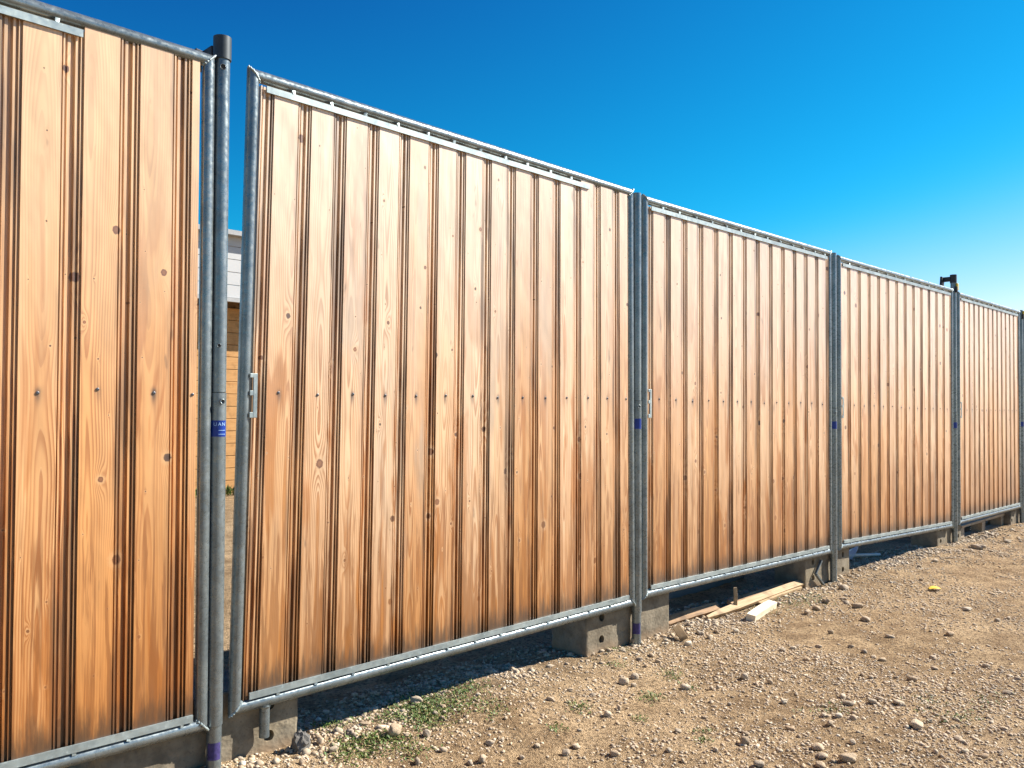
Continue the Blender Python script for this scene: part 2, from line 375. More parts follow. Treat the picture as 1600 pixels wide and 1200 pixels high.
# ------------------------------------------------------------------ fence panels
PROF = [(0,0),(89.5,0),(90.0,7),(93.2,7),(93.7,1.2),(97.6,1.2),(98.1,11),(103.8,11),(104.3,5.2),(111.8,5.2),(112.4,18),(123.2,18),(123.7,4.6),
        (129.2,4.6),(129.7,13),(135.2,13),(135.7,2.4),(137.8,2.4),(138.3,10),(143.6,10),(144,0)]
PH = 2.0
pmesh_cache = {}
def plank_mesh(a, b):
    """cross-section of the sheet between a and b millimetres, PH tall, origin at the section's own zero"""
    key = (round(a), round(b))
    if key in pmesh_cache: return pmesh_cache[key]
    def dep(u):
        for (u0,d0),(u1,d1) in zip(PROF, PROF[1:]):
            if u0 <= u <= u1: return d0+(d1-d0)*(u-u0)/max(u1-u0, 1e-9)
        return 0
    pts = [(a, dep(a))] + [p for p in PROF if a+.2 < p[0] < b-.2] + [(b, dep(b))]
    pts += [(b, 19.), (a, 19.)]
    pts = [(u/1000+(.0002 if i == 0 else 0), d/1000) for i, (u, d) in enumerate(pts)]
    n = len(pts); v = [(u, d, 0) for u, d in pts] + [(u, d, PH) for u, d in pts]
    f = [(k, (k+1) % n, n+(k+1) % n, n+k) for k in range(n)] + [tuple(reversed(range(n))), tuple(range(n, 2*n))]
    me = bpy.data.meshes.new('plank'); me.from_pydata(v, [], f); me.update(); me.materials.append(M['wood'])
    pmesh_cache[key] = me; return me
# screw: domed washer head with a drive recess
def screw_mesh():
    mb = MB(); n = 10; rings = [(.0050,0),(.0050,-.0010),(.0040,-.0022),(.0024,-.0027),(.0019,-.0014)]
    vs_ = [(r*math.cos(2*math.pi*k/n), y, r*math.sin(2*math.pi*k/n)) for r, y in rings for k in range(n)]
    fs_ = [(i*n+k, i*n+(k+1) % n, (i+1)*n+(k+1) % n, (i+1)*n+k) for i in range(len(rings)-1) for k in range(n)]
    fs_.append(tuple(range((len(rings)-1)*n, len(rings)*n))); mb.add(vs_, fs_)
    me = bpy.data.meshes.new('screw'); me.from_pydata(mb.v, [], mb.f); me.update(); me.materials.append(M['screw']); return me
SCREW = screw_mesh()
wm = MB(); wm.box((0,0,0), (.012,.007,.013), jit=.0015)
WELD = bpy.data.meshes.new('weld'); WELD.from_pydata(wm.v, [], wm.f); WELD.update(); WELD.materials.append(M['strip'])
PR = .0195; YS = -.012                                   # frame pipe radius, front of the boards
def lerp(a, b, t): return a+(b-a)*t
def panel(TL, BL, TR, BR, first, pitch, nr, label, strip_end=None, latch=True, stub=False, plate=False, tone=(.97,.90,.80)):
    """corners (along, up) of the frame axes; first ridge position, ridge pitch and number of ridges"""
    O = Vector((BL[0], 0, 0)); t = empty('timber_fence', O)
    tag(t, label, 'fence', 'timber fence panels in tube frames')
    L = lambda c: Vector((c[0]-O.x, 0, c[1]))
    tl, bl, tr, br = L(TL), L(BL), L(TR), L(BR)
    ux = (tr-tl).normalized()
    def pipe(A, B, inward):
        mb = MB(); mb.tube(A, B, PR, 22, mA=inward, mB=inward); return mb.build('frame_pipe', M['galv'], t, True)
    pipe(tl, tr, (0,0,-1)); pipe(bl, br, (0,0,1)); pipe(bl, tl, (1,0,0)); pipe(br, tr, (-1,0,0))
    for c in (tl, tr, bl, br):                            # lumpy weld at each mitred corner
        mb = MB(); sx = 1 if c in (tl, bl) else -1; sz = -1 if c in (tl, tr) else 1
        for k in range(7):
            a = math.pi*(.15+.7*k/6); r_ = random.uniform(.0035, .006)
            p = c + Vector((sx*.0195*math.cos(a*1.0), -.0195*math.sin(a), sz*.0195*math.cos(a)))
            mb.tube(p-Vector((.004,0,.004*sx*sz)), p+Vector((.004,0,.004*sx*sz)), r_, 6, r2=r_*.7)
        mb.build('weld_bead', M['strip'], t, True)
    W0 = (BL[0]+TL[0])/2-O.x; W1 = (BR[0]+TR[0])/2-O.x; Wd = W1-W0
    f0 = (PR+.004)/Wd; f1 = 1-(PR+.012)/Wd               # the sheet's own ends
    zb = lambda f: lerp(bl, br, f) + Vector((0,0,PR+.0035)); zt = lambda f: lerp(tl, tr, f) - Vector((0,0,PR+.009))
    se = 1-(PR+.03)/Wd if strip_end is None else (strip_end-O.x-W0)/Wd
    ss = (PR+.022)/Wd
    # ridge k (its centre) at first + k*pitch
    rf = [((first-O.x-W0)+k*pitch)/Wd for k in range(nr)]
    sx = pitch/PW; C = .117/PW*pitch/Wd; T = .027/PW*pitch/Wd        # ridge centre to plank start / end
    spans = []
    av = (rf[0]-C - f0)*Wd/pitch*144
    spans.append((rf[0]-C, max(0, -av) if av < 0 else 0, 144))
    for k in range(1, nr): spans.append((rf[k]-C, 0, 144))
    last = rf[-1]+T; lw = (f1-last)*Wd/pitch*144
    if lw > 4: spans.append((last, 0, min(lw, 143)))
    for f, a, b in spans:
        fm = f + .5*(a+b)/144*pitch/Wd
        A = zb(f); B = zt(f)
        if fm > se: B = lerp(tl, tr, f) - Vector((0,0,PR-.004))
        d = B-A; o = link('plank', plank_mesh(a, b), None, t)
        o.location = A + Vector((0, YS, 0)); o.rotation_euler = (0, math.atan2(d.x, d.z), 0)
        o.scale = (sx, 1, d.length/PH); k_ = random.uniform(.92, 1.06); o.color = (tone[0]*k_, tone[1]*k_, tone[2]*k_, 1)
        if b-a > 70 or (a == 0 and b > 18):
            xs = SCREW_X if b > 60 else b/2000
            q = link('screw', SCREW, None, t)
            u = d.normalized(); rx = Vector((u.z, 0, -u.x))
            q.location = o.location + rx*(xs*sx) + u*(SCREW_Z*d.length/PH+random.uniform(-.005,.005)) + rx*random.uniform(-.004,.004) - Vector((0,.0003,0))
            q.rotation_euler = (0, random.uniform(0, 3), 0)
    # flat bars that clamp the sheet at head and foot
    for (fa, fb, lo, sgn) in ((ss, se, 'head', -1), (ss, 1-(PR+.014)/Wd, 'foot', 1)):
        if sgn < 0: A = lerp(tl, tr, fa)-Vector((0,0,PR+.009)); B = lerp(tl, tr, fb)-Vector((0,0,PR+.009))
        else: A = lerp(bl, br, fa)+Vector((0,0,PR+.0015)); B = lerp(bl, br, fb)+Vector((0,0,PR+.0015))
        h = .021*sgn; nseg = 14; vs_ = []; fs_ = []
        for k in range(nseg+1):
            p = lerp(A, B, k/nseg); j = random.uniform(-.0008, .0008)
            for y, z in ((YS-.0065+j, 0), (YS-.0065+j, h), (YS-.0008, h), (YS-.0008, 0)): vs_.append(p+Vector((0, y, z)))
        for k in range(nseg):
            for q in range(4):
                fc = (k*4+q, k*4+(q+1) % 4, (k+1)*4+(q+1) % 4, (k+1)*4+q); fs_.append(fc if sgn < 0 else fc[::-1])
        fs_ += [(0,1,2,3), tuple(nseg*4+q for q in (3,2,1,0))]
        mb = MB(); mb.add(vs_, fs_); mb.build('clamp_strip', M['strip'], t)
        fk = fa+.05
        while fk < fb-.01:
            p = lerp(A, B, (fk-fa)/(fb-fa)); o = link('weld', WELD, None, t)
            o.location = p + Vector((0, YS-.002, (.006 if sgn < 0 else -.002))); o.rotation_euler = (random.uniform(-.2,.2), random.uniform(-.25,.25), random.uniform(-.3,.3))
            fk += pitch/Wd*random.uniform(.92, 1.08)
    if latch:                                            # slotted latch plate on the left stile at mid height
        z0 = 1.172; c = lerp(bl, tl, (z0-bl.z)/(tl.z-bl.z)); px0, px1 = c.x+.010, c.x+.036
        mb = MB()
        mb.box((px1-.007, -.021, z0), (.014,.005,.142))
        for zz, hh_ in ((z0+.064,.014),(z0+.008,.016),(z0-.062,.018)): mb.box(((px0+px1-.014)/2, -.021, zz), (px1-.014-px0,.005,hh_))
        mb.build('latch_plate', M['strip'], t, bevel=.0012)
    if stub:                                             # short stub welded under the bottom rail
        x = 1.393-O.x; c = lerp(bl, br, (x-bl.x)/(br.x-bl.x)); mb = MB()
        mb.tube(c+Vector((0,0,-.008)), c+Vector((0,0,.072-c.z)), .0165, 18); mb.tube(c+Vector((0,0,-.016)), c+Vector((0,0,-.024)), .020, 12, r2=.0168)
        mb.build('foot_stub', M['galv'], t, True)
    if plate:                                            # white plate with two slots at the upper right corner
        f = 1-(PR+.085)/Wd; c = lerp(tl, tr, f); mb = MB(); z0 = c.z-.13
        mb.box((c.x-.022, YS-.004, z0), (.028,.004,.13)); mb.box((c.x+.022, YS-.004, z0), (.028,.004,.13))
        mb.box((c.x, YS-.004, z0+.056), (.016,.004,.018)); mb.box((c.x, YS-.004, z0-.056), (.016,.004,.018))
        mb.build('corner_plate', M['plastic'], t)
    return t
panel((-.95,2.205), (-.93,.165), (1.160,2.211), (1.180,.164), 1.086-13*.1545, .1545, 14, 'nearest orange timber fence panel at the left edge, left of the tall capped post', strip_end=.80, latch=False, tone=(.95,.78,.55))
panel((1.31,2.209), (1.288,.187), (3.300,2.201), (3.332,.208), 1.346, .1423, 14, 'large tilted timber fence panel beside the open gap at the tall capped post', strip_end=2.99, stub=True, tone=(.98,.91,.81))
panel((3.420,2.189), (3.434,.230), (5.481,2.203), (5.490,.217), 3.463, .152, 14, 'timber fence panel standing over the broken battens and pale offcut')
panel((5.628,2.188), (5.640,.230), (7.862,2.207), (7.840,.175), 5.775, .1695, 13, 'timber fence panel with a dark stain, left of the black post bracket')
panel((8.040,2.193), (8.025,.190), (9.875,2.197), (9.880,.191), 8.165, .138, 13, 'far timber fence panel standing over the wooden pallet')
panel((10.07,2.195), (10.07,.195), (12.10,2.195), (12.10,.195), 10.10, .145, 14, 'farthest timber fence panel, a sliver at the right edge')

# ------------------------------------------------------------------ posts
def post(x, top, label, lean=0, sleeve=1.18, tall=False, clip=False, text=False, arm=False, base_z=-.03):
    t = empty('fence_post', (x, 0, 0)); t.rotation_euler = (0, lean, 0)
    tag(t, label, 'fence post', 'round steel fence posts')
    r = .0235
    mb = MB(); mb.tube((0,0,sleeve+.0012), (0,0,top), r, 26); mb.build('upper_tube', M['galv'], t, True)
    mb = MB(); mb.tube((0,0,.155), (0,0,sleeve-.0012), r+.0014, 26); mb.build('lower_tube', M['galv'], t, True)
    mb = MB(); mb.tube((0,0,sleeve-.004), (0,0,sleeve+.004), r-.0012, 26); mb.build('joint_gap', M['hole'], t, True)
    mb = MB(); mb.tube((0,0,base_z), (0,0,.156), r-.0012, 26); mb.build('foot_tube', M['galv'], t, True)
    av = math.atan2(-x, 2.52)                             # the side that shows (angle from -Y towards -X)
    def at(a, rad, z): return Vector((math.sin(a+av)*rad, -math.cos(a+av)*rad, z))
    # boss with a through hole just under the joint
    mb = MB(); d = at(.45,1,0); c = at(.45, r-.002, sleeve-.028)
    n = 14
    e1 = d.orthogonal().normalized(); e2 = d.cross(e1); vs_ = []
    for rad, off in ((.0085,0),(.0085,.009),(.0055,.009),(.0055,.001)):
        vs_ += [c + d*off + (e1*math.cos(2*math.pi*k/n)+e2*math.sin(2*math.pi*k/n))*rad for k in range(n)]
    mb.add(vs_, [(i*n+k, i*n+(k+1) % n, (i+1)*n+(k+1) % n, (i+1)*n+k) for i in range(3) for k in range(n)])
    bo = mb.build('pin_boss', M['galv'], t, True)
    mb = MB(); mb.add([c+d*.0028+(e1*math.cos(2*math.pi*k/n)+e2*math.sin(2*math.pi*k/n))*.0056 for k in range(n)], [tuple(range(n))]); mb.build('bore', M['hole'], bo)
    def band(name, z0, z1, a0, a1, rad, mat, parent):
        mb = MB(); n = 24; vs_ = [at(lerp(a0, a1, k/n), rad, z) for k in range(n+1) for z in (z0, z1)]
        mb.add(vs_, [(2*k, 2*k+2, 2*k+3, 2*k+1) for k in range(n)]); return mb.build(name, mat, parent, True)
    rs = r+.0014+.0006
    st = band('sticker', sleeve-.137, sleeve-.087, -1.15, 1.15, rs, M['blue'], t)
    if text:
        for ch, a in (('U',-.28),('A',.22),('N',.72)):
            cu = bpy.data.curves.new('t', 'FONT'); cu.body = ch; cu.size = .0155; cu.align_x = 'CENTER'
            to = bpy.data.objects.new('t', cu); COL.objects.link(to); bpy.context.view_layer.update()
            me = bpy.data.meshes.new_from_object(to.evaluated_get(bpy.context.evaluated_depsgraph_get())); bpy.data.objects.remove(to)
            for v in me.vertices:
                p = at(a+v.co.x/rs, rs+.0007, sleeve-.1035+v.co.y); v.co = p
            me.update(); link('letter', me, M['letter'], st)
        for z in (.1175, .1295): band('rule', sleeve-z-.0007, sleeve-z+.0007, .1, .95, rs+.0007, M['letter'], st)
    if x < 5: band('worn_sticker', .052, .104, -.9, .95, r-.0012+.0008, M['purple'], t)
    if tall:
        mb = MB(); mb.tube((0,0,top-.070), (0,0,top+.002), r+.0042, 26); mb.build('cap', M['tabs'] if not arm else M['black'], t, True, bevel=.002)
        if arm:
            mb = MB(); mb.box((-.004,.050,top-.034), (.030,.070,.040)); mb.build('bracket_arm', M['black'], t, bevel=.004)
            mb = MB(); mb.box((-.022,.086,top-.060), (.065,.018,.092), (0,.2,0)); mb.build('bracket_plate', M['black'], t, bevel=.003)
        else:
            mb = MB(); mb.box((-.012,.060,top-.045), (.030,.08,.046)); mb.build('bracket_arm', M['black'], t, bevel=.004)
            mb = MB(); mb.box((-.022,.098,top-.052), (.060,.028,.060), (0,.15,0)); mb.build('bracket_plate', M['black'], t, bevel=.003)
    if text:
        for z in (2.197, 1.325):
            mb = MB(); c = at(.12 if z > 2 else .05, r+.0004, z); d = at(.12, 1, 0); e1 = d.orthogonal().normalized(); e2 = d.cross(e1)
            rad = .0075 if z > 2 else .0045
            mb.add([c+(e1*math.cos(2*math.pi*k/12)+e2*math.sin(2*math.pi*k/12))*rad for k in range(12)], [tuple(range(12))]); mb.build('bore_hole', M['hole'], t)
            mb = MB(); n = 14; vs_ = []
            for q in range(6):
                b_ = 2*math.pi*q/6
                vs_ += [c+(e1*math.cos(2*math.pi*k/n)+e2*math.sin(2*math.pi*k/n))*(rad+.0012+.0014*math.cos(b_))+d*(.0014*math.sin(b_)) for k in range(n)]
            mb.add(vs_, [(q*n+k, q*n+(k+1) % n, ((q+1) % 6)*n+(k+1) % n, ((q+1) % 6)*n+k) for q in range(6) for k in range(n)]); mb.build('bore_rim', M['galv'], t, True)
        for z, hh_ in ((2.135,.050),(1.690,.052),(1.248,.044)):
            mb = MB(); mb.box((-.036,.012,z), (.034,.022,hh_)); mb.build('hinge_tab', M['tabs'], t, bevel=.002)
    if clip:
        mb = MB(); mb.box((.006,-.030,top-.105 if arm else top-.04), (.034,.016,.062)); c = mb.build('coupler_clip', M['yellow'], t, bevel=.005)
        mb = MB(); mb.box((-.012,-.028,top-.13 if arm else top-.07), (.022,.02,.05)); mb.build('clip_hook', M['black'], c, bevel=.003)
    return t
post(1.224, 2.295, 'tall steel fence post with dark cap and lettered blue sticker at the gap', lean=-.0085, tall=True, text=True)
post(3.379, 2.208, 'steel fence post with a rounded stone against its foot', lean=-.009, sleeve=1.185)
post(5.555, 2.214, 'steel fence post beside a bent metal strip and twin-holed concrete foot', lean=-.002, sleeve=1.165)
post(7.935, 2.350, 'far steel fence post carrying a black bracket above the fence', tall=True, arm=True, clip=True, sleeve=1.15)
post(9.975, 2.225, 'farthest steel fence post with yellow clip, beyond the pallet', clip=True, sleeve=1.15)

# ------------------------------------------------------------------ concrete feet
def foot(x, label, left_holes=True, right_holes=True, hl=.33, dep_=.22, hgt=.235):
    bm = bmesh.new(); bmesh.ops.create_cube(bm, size=1)
    for v in bm.verts: v.co = Vector((v.co.x*2*hl, v.co.y*dep_, v.co.z*(hgt+.05)+(hgt-.05)/2))
    bmesh.ops.bevel(bm, geom=bm.edges[:], offset=.010, segments=2, profile=.6, affect='EDGES')
    bmesh.ops.subdivide_edges(bm, edges=[e for e in bm.edges if e.calc_length() > .08], cuts=9, use_grid_fill=True)
    for v in bm.verts:                                     # chipped, uneven arrises
        nz_ = (float(vnoise(np.array([v.co.x*23+x*7]), np.array([v.co.z*23+v.co.y*31]), 9)[0])-.5)
        v.co += Vector((nz_*.008, nz_*.005, nz_*.006))
    me = bpy.data.meshes.new('footing'); bm.to_mesh(me); bm.free()
    tmp = bpy.data.objects.new('tmp', me); COL.objects.link(tmp)
    cut = MB()
    for sg, on in ((-1, left_holes), (1, right_holes)):
        if on:
            for z in (.058, .160): cut.tube((sg*.222, -dep_, z), (sg*.222, -dep_/2+.10, z), .019, 18)
    if cut.v:
        cm = bpy.data.meshes.new('cut'); cm.from_pydata(cut.v, [], cut.f); cm.update(); bm = bmesh.new(); bm.from_mesh(cm); bmesh.ops.recalc_face_normals(bm, faces=bm.faces); bm.to_mesh(cm); bm.free()
        co = bpy.data.objects.new('cut', cm); COL.objects.link(co)
        b = tmp.modifiers.new('b', 'BOOLEAN'); b.object = co; b.operation = 'DIFFERENCE'; b.solver = 'EXACT'
        bpy.context.view_layer.update()
        me2 = bpy.data.meshes.new_from_object(tmp.evaluated_get(bpy.context.evaluated_depsgraph_get()))
        bpy.data.objects.remove(co); bpy.data.objects.remove(tmp)
    else:
        me2 = me; bpy.data.objects.remove(tmp)
    me2.name = 'concrete_foot'
    o = link('concrete_foot', me2, M['concrete']); o.location = (x, .030+dep_/2, 0)
    return tag(o, label, 'concrete foot', 'concrete feet under the fence posts')
foot(1.205, 'concrete foot with two round holes under the tall capped post at the gap')
foot(3.370, 'concrete foot with a sunlit round hole under the post with the stone', right_holes=False)
foot(5.545, 'concrete foot with round holes beside the ends of the battens')
foot(7.900, 'concrete foot at the left end of the wooden pallet', hl=.30)
foot(9.960, 'farthest concrete foot, beyond the wooden pallet', hl=.26)

# bent metal strip leaning on the foot under the third post
mb = MB()
for A, B in (((5.40,.02,.165),(5.315,.005,.085)), ((5.315,.005,.085),(5.42,.01,.005))):
    A, B = Vector(A), Vector(B); d = B-A; mb.box((A+B)/2, (d.length, .018, .014), (0, -math.atan2(d.z, d.x), 0))
o = mb.build('metal_strip', M['galv'], None, bevel=.002); tag(o, 'bent grey metal strip leaning on the concrete foot by the battens', 'metal strip')

# ------------------------------------------------------------------ debris under the fence
def plank_between(name, P, Q, wid, thk, mat, label, cat, zoff=0, split=False, roll=0, group=None):
    P, Q = Vector(P), Vector(Q); d = Q-P; L_ = d.length; mb = MB()
    nseg = 8; vs_ = []
    for k in range(nseg+1):
        u = k/nseg; j = random.uniform(-.0015, .0015)
        tw = wid*(.35 if split and k == 0 else (.8 if split and k == 1 else 1))
        for y, z in ((-tw/2+j, -thk/2), (tw/2+j, -thk/2), (tw/2+j, thk/2), (-tw/2+j, thk/2)): vs_.append((u*L_, y, z+.006*math.sin(3*u)))
    fs_ = [(k*4+q, k*4+(q+1) % 4, (k+1)*4+(q+1) % 4, (k+1)*4+q) for k in range(nseg) for q in range(4)]
    fs_ = [f[::-1] for f in fs_] + [(0,1,2,3), tuple(nseg*4+q for q in (3,2,1,0))]
    mb.add(vs_, fs_); o = mb.build(name, mat, None, bevel=.0015)
    q = d.to_track_quat('X', 'Z'); o.rotation_euler = (q.to_matrix() @ Matrix.Rotation(roll, 3, 'X')).to_euler(); o.location = P + Vector((0,0,zoff))
    return tag(o, label, cat, group)
G3 = lambda px, py, z=0: on_ground(px, py, z)
plank_between('batten', G3(1104,966,.02), G3(1259,908,.035), .045, .022, M['batten'], 'long pale batten with a splintered end lying under the fence', 'batten', split=True, roll=.5)
plank_between('batten', G3(1040,972,.02), G3(1121,948,.03), .050, .022, M['oldbatten'], 'short brown batten sloping out from the concrete foot', 'batten', roll=.7)
plank_between('batten', G3(1140,943,.025), G3(1225,916,.035), .040, .020, M['oldbatten'], 'weathered batten behind the long pale batten', 'batten', roll=.6)
plank_between('batten', G3(1185,943,.012), G3(1250,918,.014), .030, .016, M['batten'], 'thin batten tucked below the long pale batten', 'batten', roll=.2)
p = G3(1149,950,.02); plank_between('wooden_stake', p, p+Vector((.004,.004,.115)), .020, .012, M['batten'], 'small upright wooden stake behind the long pale batten', 'stake')
plank_between('wood_offcut', G3(1173,966,.022), G3(1207,944,.026), .050, .038, M['palewood'], 'bright pale wood offcut lying on the dirt before the battens', 'wood offcut', roll=.15)
plank_between('wood_offcut', G3(1057,980,.05), G3(1069,998,.022), .040, .018, M['batten'], 'short flat brown wood offcut leaning down onto the stones', 'wood offcut', roll=.5)
mb = MB(); mb.box((4.78,.52,.12), (.95,.10,.26), (.06,0,.03), jit=.004); tag(mb.build('stone_slab', M['rubberpad'], None, bevel=.006), 'dark grey slab standing on edge in the shade behind the battens', 'slab')
# pallet between the two far posts
pt = empty('wooden_pallet', (8.30, .045, -.01)); tag(pt, 'weathered wooden pallet lying under the far fence panel', 'pallet'); pt.rotation_euler = (0,0,.02)
for k in range(5):
    mb = MB(); mb.box((.70, .06+.155*k, .128), (1.40,.10,.022), jit=.003); mb.build('deck_board', M['pallet'], pt)
for xx in (.05,.70,1.35):
    for yy in (.07,.37,.67):
        mb = MB(); mb.box((xx, yy, .069), (.095,.10,.096), jit=.003); mb.build('block', M['pallet'], pt)
for yy in (.07,.37,.67):
    mb = MB(); mb.box((.70, yy, .011), (1.40,.095,.020), jit=.002); mb.build('bottom_board', M['pallet'], pt)
# scraps in the shade under the third panel
bm = bmesh.new(); bmesh.ops.create_grid(bm, x_segments=10, y_segments=8, size=.5)
for v in bm.verts:
    n_ = random.uniform(-1, 1); v.co = Vector((v.co.x*.36, v.co.y*.30, .055+.05*math.sin(v.co.x*7+1)*math.cos(v.co.y*6)+n_*.015))
me = bpy.data.meshes.new('plastic_sheet'); bm.to_mesh(me); bm.free()
o = link('plastic_sheet', me, M['plastic']); o.location = (6.42,.42,0); o.modifiers.new('s', 'SOLIDIFY').thickness = .003
tag(o, 'crumpled white plastic sheet in the shade under the fence', 'plastic sheet')
mb = MB(); mb.tube((6.35,.34,.045), (6.82,.20,.020), .012, 14); tag(mb.build('plastic_pipe', M['plastic'], None, True), 'short white plastic pipe lying in the shade under the fence', 'pipe')

# ------------------------------------------------------------------ cabin far behind the gap
cb = empty('timber_cabin', (3.2, 8, 0)); tag(cb, 'timber cabin with white cladding band seen through the gap between the panels', 'cabin')
CL = 6.0
mb = MB(); mb.box((CL/2, 1.9, 1.35), (CL-.1, 3.6, 2.7)); mb.build('wall_core', M['oldbatten'], cb)
for k in range(15):
    mb = MB(); mb.box((CL/2, .075+random.uniform(-.003,.003), .082+.163*k), (CL, .03, .157)); mb.build('wall_board', M['cabin'], cb, bevel=.004)
for k in range(5):
    mb = MB(); mb.box((CL/2, -.25-.004*k, 2.62+.165*k), (CL+.3, .03, .161)); mb.build('cladding_board', M['white'], cb, bevel=.003)
mb = MB(); mb.box((CL/2, -.262, 2.51), (CL+.3, .05, .05)); mb.build('cladding_trim', M['roof'], cb)
mb = MB(); mb.box((CL/2, -.08, 2.66), (CL+.2, .30, .03)); mb.build('soffit', M['oldbatten'], cb)
mb = MB(); mb.box((CL/2, 1.75, 3.40), (CL+.4, 4.3, .06), (.02,0,0)); mb.build('roof', M['roof'], cb)

# ------------------------------------------------------------------ stones
def rock(seed, sub=2, rough=.22, flat=.75):
    bm = bmesh.new(); bmesh.ops.create_icosphere(bm, subdivisions=sub, radius=1)
    rs = random.Random(seed); ph = [[rs.uniform(0, 6.28) for _ in range(3)] for _ in range(5)]; fr = [[rs.uniform(.6, 2.6) for _ in range(3)] for _ in range(5)]
    planes = [(Vector((rs.gauss(0,1), rs.gauss(0,1), rs.gauss(0,1))).normalized(), rs.uniform(.62, .92)) for _ in range(6)]
    for v in bm.verts:
        d = v.co.normalized(); k = 1+rough*sum(math.sin(sum(fr[i][j]*d[j]*2+ph[i][j] for j in range(3))) for i in range(5))/3
        q = d*k
        for nrm, off in planes:
            e = q.dot(nrm)-off
            if e > 0: q -= nrm*e*.8
        v.co = Vector((q.x, q.y*.85, q.z*flat))
    me = bpy.data.meshes.new('stone'); bm.to_mesh(me); bm.free()
    for p_ in me.polygons: p_.use_smooth = True
    me.materials.append(M['stone']); return me
ROCKS = [rock(s_, 3, .20, .8) for s_ in range(7)]
BIG = {}
def stone(px, py, wpx, hpx, label=None, mesh=None, mat=None):
    g = on_ground(px, py+hpx*.38); g = on_ground(px, py+hpx*.38, gz(g.x, g.y)); s_ = depth(g)/FPX
    rw = wpx*s_/2; rh = max(hpx, wpx*.45)*s_/2*1.02
    me = mesh or random.choice(ROCKS); o = link('stone', me, None)
    o.scale = (rw, rw*random.uniform(.8,1.1), rh/.8); o.rotation_euler = (random.uniform(-.15,.15), random.uniform(-.15,.15), random.uniform(0, 6.28))
    back = Vector((Fw.x, Fw.y, 0)).normalized()*rw*.4
    o.location = (g.x+back.x, g.y+back.y, gz(g.x+back.x, g.y+back.y)+rh*.55)
    tag(o, label or 'small loose stone lying among the gravel on the dirt', 'stone', None if label else 'loose stones on the dirt')
    return o
stone(616,1141,27,25,'largest rounded pale stone in the weeds near the fence foot', ROCKS[1])
o = rock(77, 3, .10, .95); bm = bmesh.new(); bm.from_mesh(o)
for v in bm.verts: v.co *= 1+random.uniform(-.17,.17)
bm.to_mesh(o); bm.free(); o.materials.clear(); o.materials.append(M['lump'])
for p_ in o.polygons: p_.use_smooth = False
lo = stone(468,1162,33,36,'dark rough lump of mortar beside the nearest concrete foot', o); lo.name = 'mortar_lump'; lo['category'] = 'mortar lump'
stone(650,1096,19,17,'angular pinkish stone at the edge of the fence shadow', ROCKS[3])
stone(666,1147,15,15,'round pale stone just right of the largest stone', ROCKS[5])
stone(990,1001,12,13,'rounded stone leaning against the foot of the second post')
stone(976,1064,18,14,'biggest stone of the small cluster on open dirt before the second post')
stone(1072,1073,15,11,'dark pointed stone alone on bare dirt')
stone(1341,947,17,10,'flat pale stone right of the wood battens')
stone(1319,916,16,10,'dark stone at the foot of the third post')
stone(1435,1132,30,11,'long flat stone lying in the open dirt at the right')
stone(1076,1005,14,9,'square pale grey stone below the short leaning offcut')
LIST = '''680 1114 9 9|694 1112 8 8|691 1121 8 8|549 1144 11 11|765 1162 17 9|754 1188 15 14|652 1190 11 12|734 1192 11 9|471 1190 9 10|520 1172 13 11|569 1133 14 6|695 1084 6 6|635 1147 10 9|500 1155 15 13|546 1171 8 7|564 1173 10 7|785 1156 8 8|692 1171 12 9|992 1057 14 11|990 1071 9 8|891 1078 10 8|1164 1057 13 11|1112 1074 9 7|1122 1072 8 8|950 1116 14 11|968 1106 11 9|1165 1158 17 14|1166 1147 11 6|1187 1194 15 12|884 1176 15 13|960 1179 15 11|900 1167 15 8|1060 1143 11 7|1024 1157 9 6|829 1095 11 5|860 1089 11 7|926 1085 10 7|972 1016 13 6|1046 1172 10 9|1119 1172 10 8|1067 1189 9 9|859 1041 11 7|1277 950 13 9|1262 956 10 9|1323 941 10 9|1291 939 11 9|1318 935 13 6|1354 966 17 11|1299 988 10 9|1512 952 16 6|1486 990 14 10|1392 995 14 7|1459 1027 14 7|1461 1042 11 6|1427 1061 16 10|1482 1074 11 9|1543 1040 14 6|1576 1083 17 7|1364 1096 13 9|1375 1090 11 7|1406 1096 17 8|1327 1099 17 10|1318 1088 11 8|1298 1129 13 11|1236 1138 14 9|1333 1159 13 11|1499 1153 17 8|1505 1159 12 8|1509 1174 14 7|1278 1167 22 12|1286 1181 18 9|1327 1185 26 15|1282 1195 18 10|1361 1058 9 6|1348 1053 9 6|1311 1118 14 8|1335 1122 13 9|1288 1117 11 7|1476 1123 9 7|1453 1126 9 7|1204 1066 10 8|1226 1096 13 9|1577 966 9 6|1560 970 10 6|1150 985 10 8|1094 988 12 8|1110 994 12 8|1120 985 9 7|1262 1030 14 7|1280 1010 12 6|1352 1018 12 7|1366 1025 13 6|1380 1031 14 6|1330 1010 10 6|1240 1012 11 7|1223 1016 12 7|1540 1180 14 8|1570 1140 13 7|1592 1060 12 6|1545 1120 10 6|1440 905 9 5|1437 885 9 6|1462 875 11 6|1575 846 14 7|1530 855 22 8|1500 860 9 5|840 1165 11 7|815 1185 12 8|1010 1040 9 7|1000 1030 10 7|1028 1035 9 6|1018 1024 10 7|1140 1100 8 6|1100 1120 9 6|880 1120 8 6|905 1140 8 6|790 1120 8 6|720 1145 8 6'''
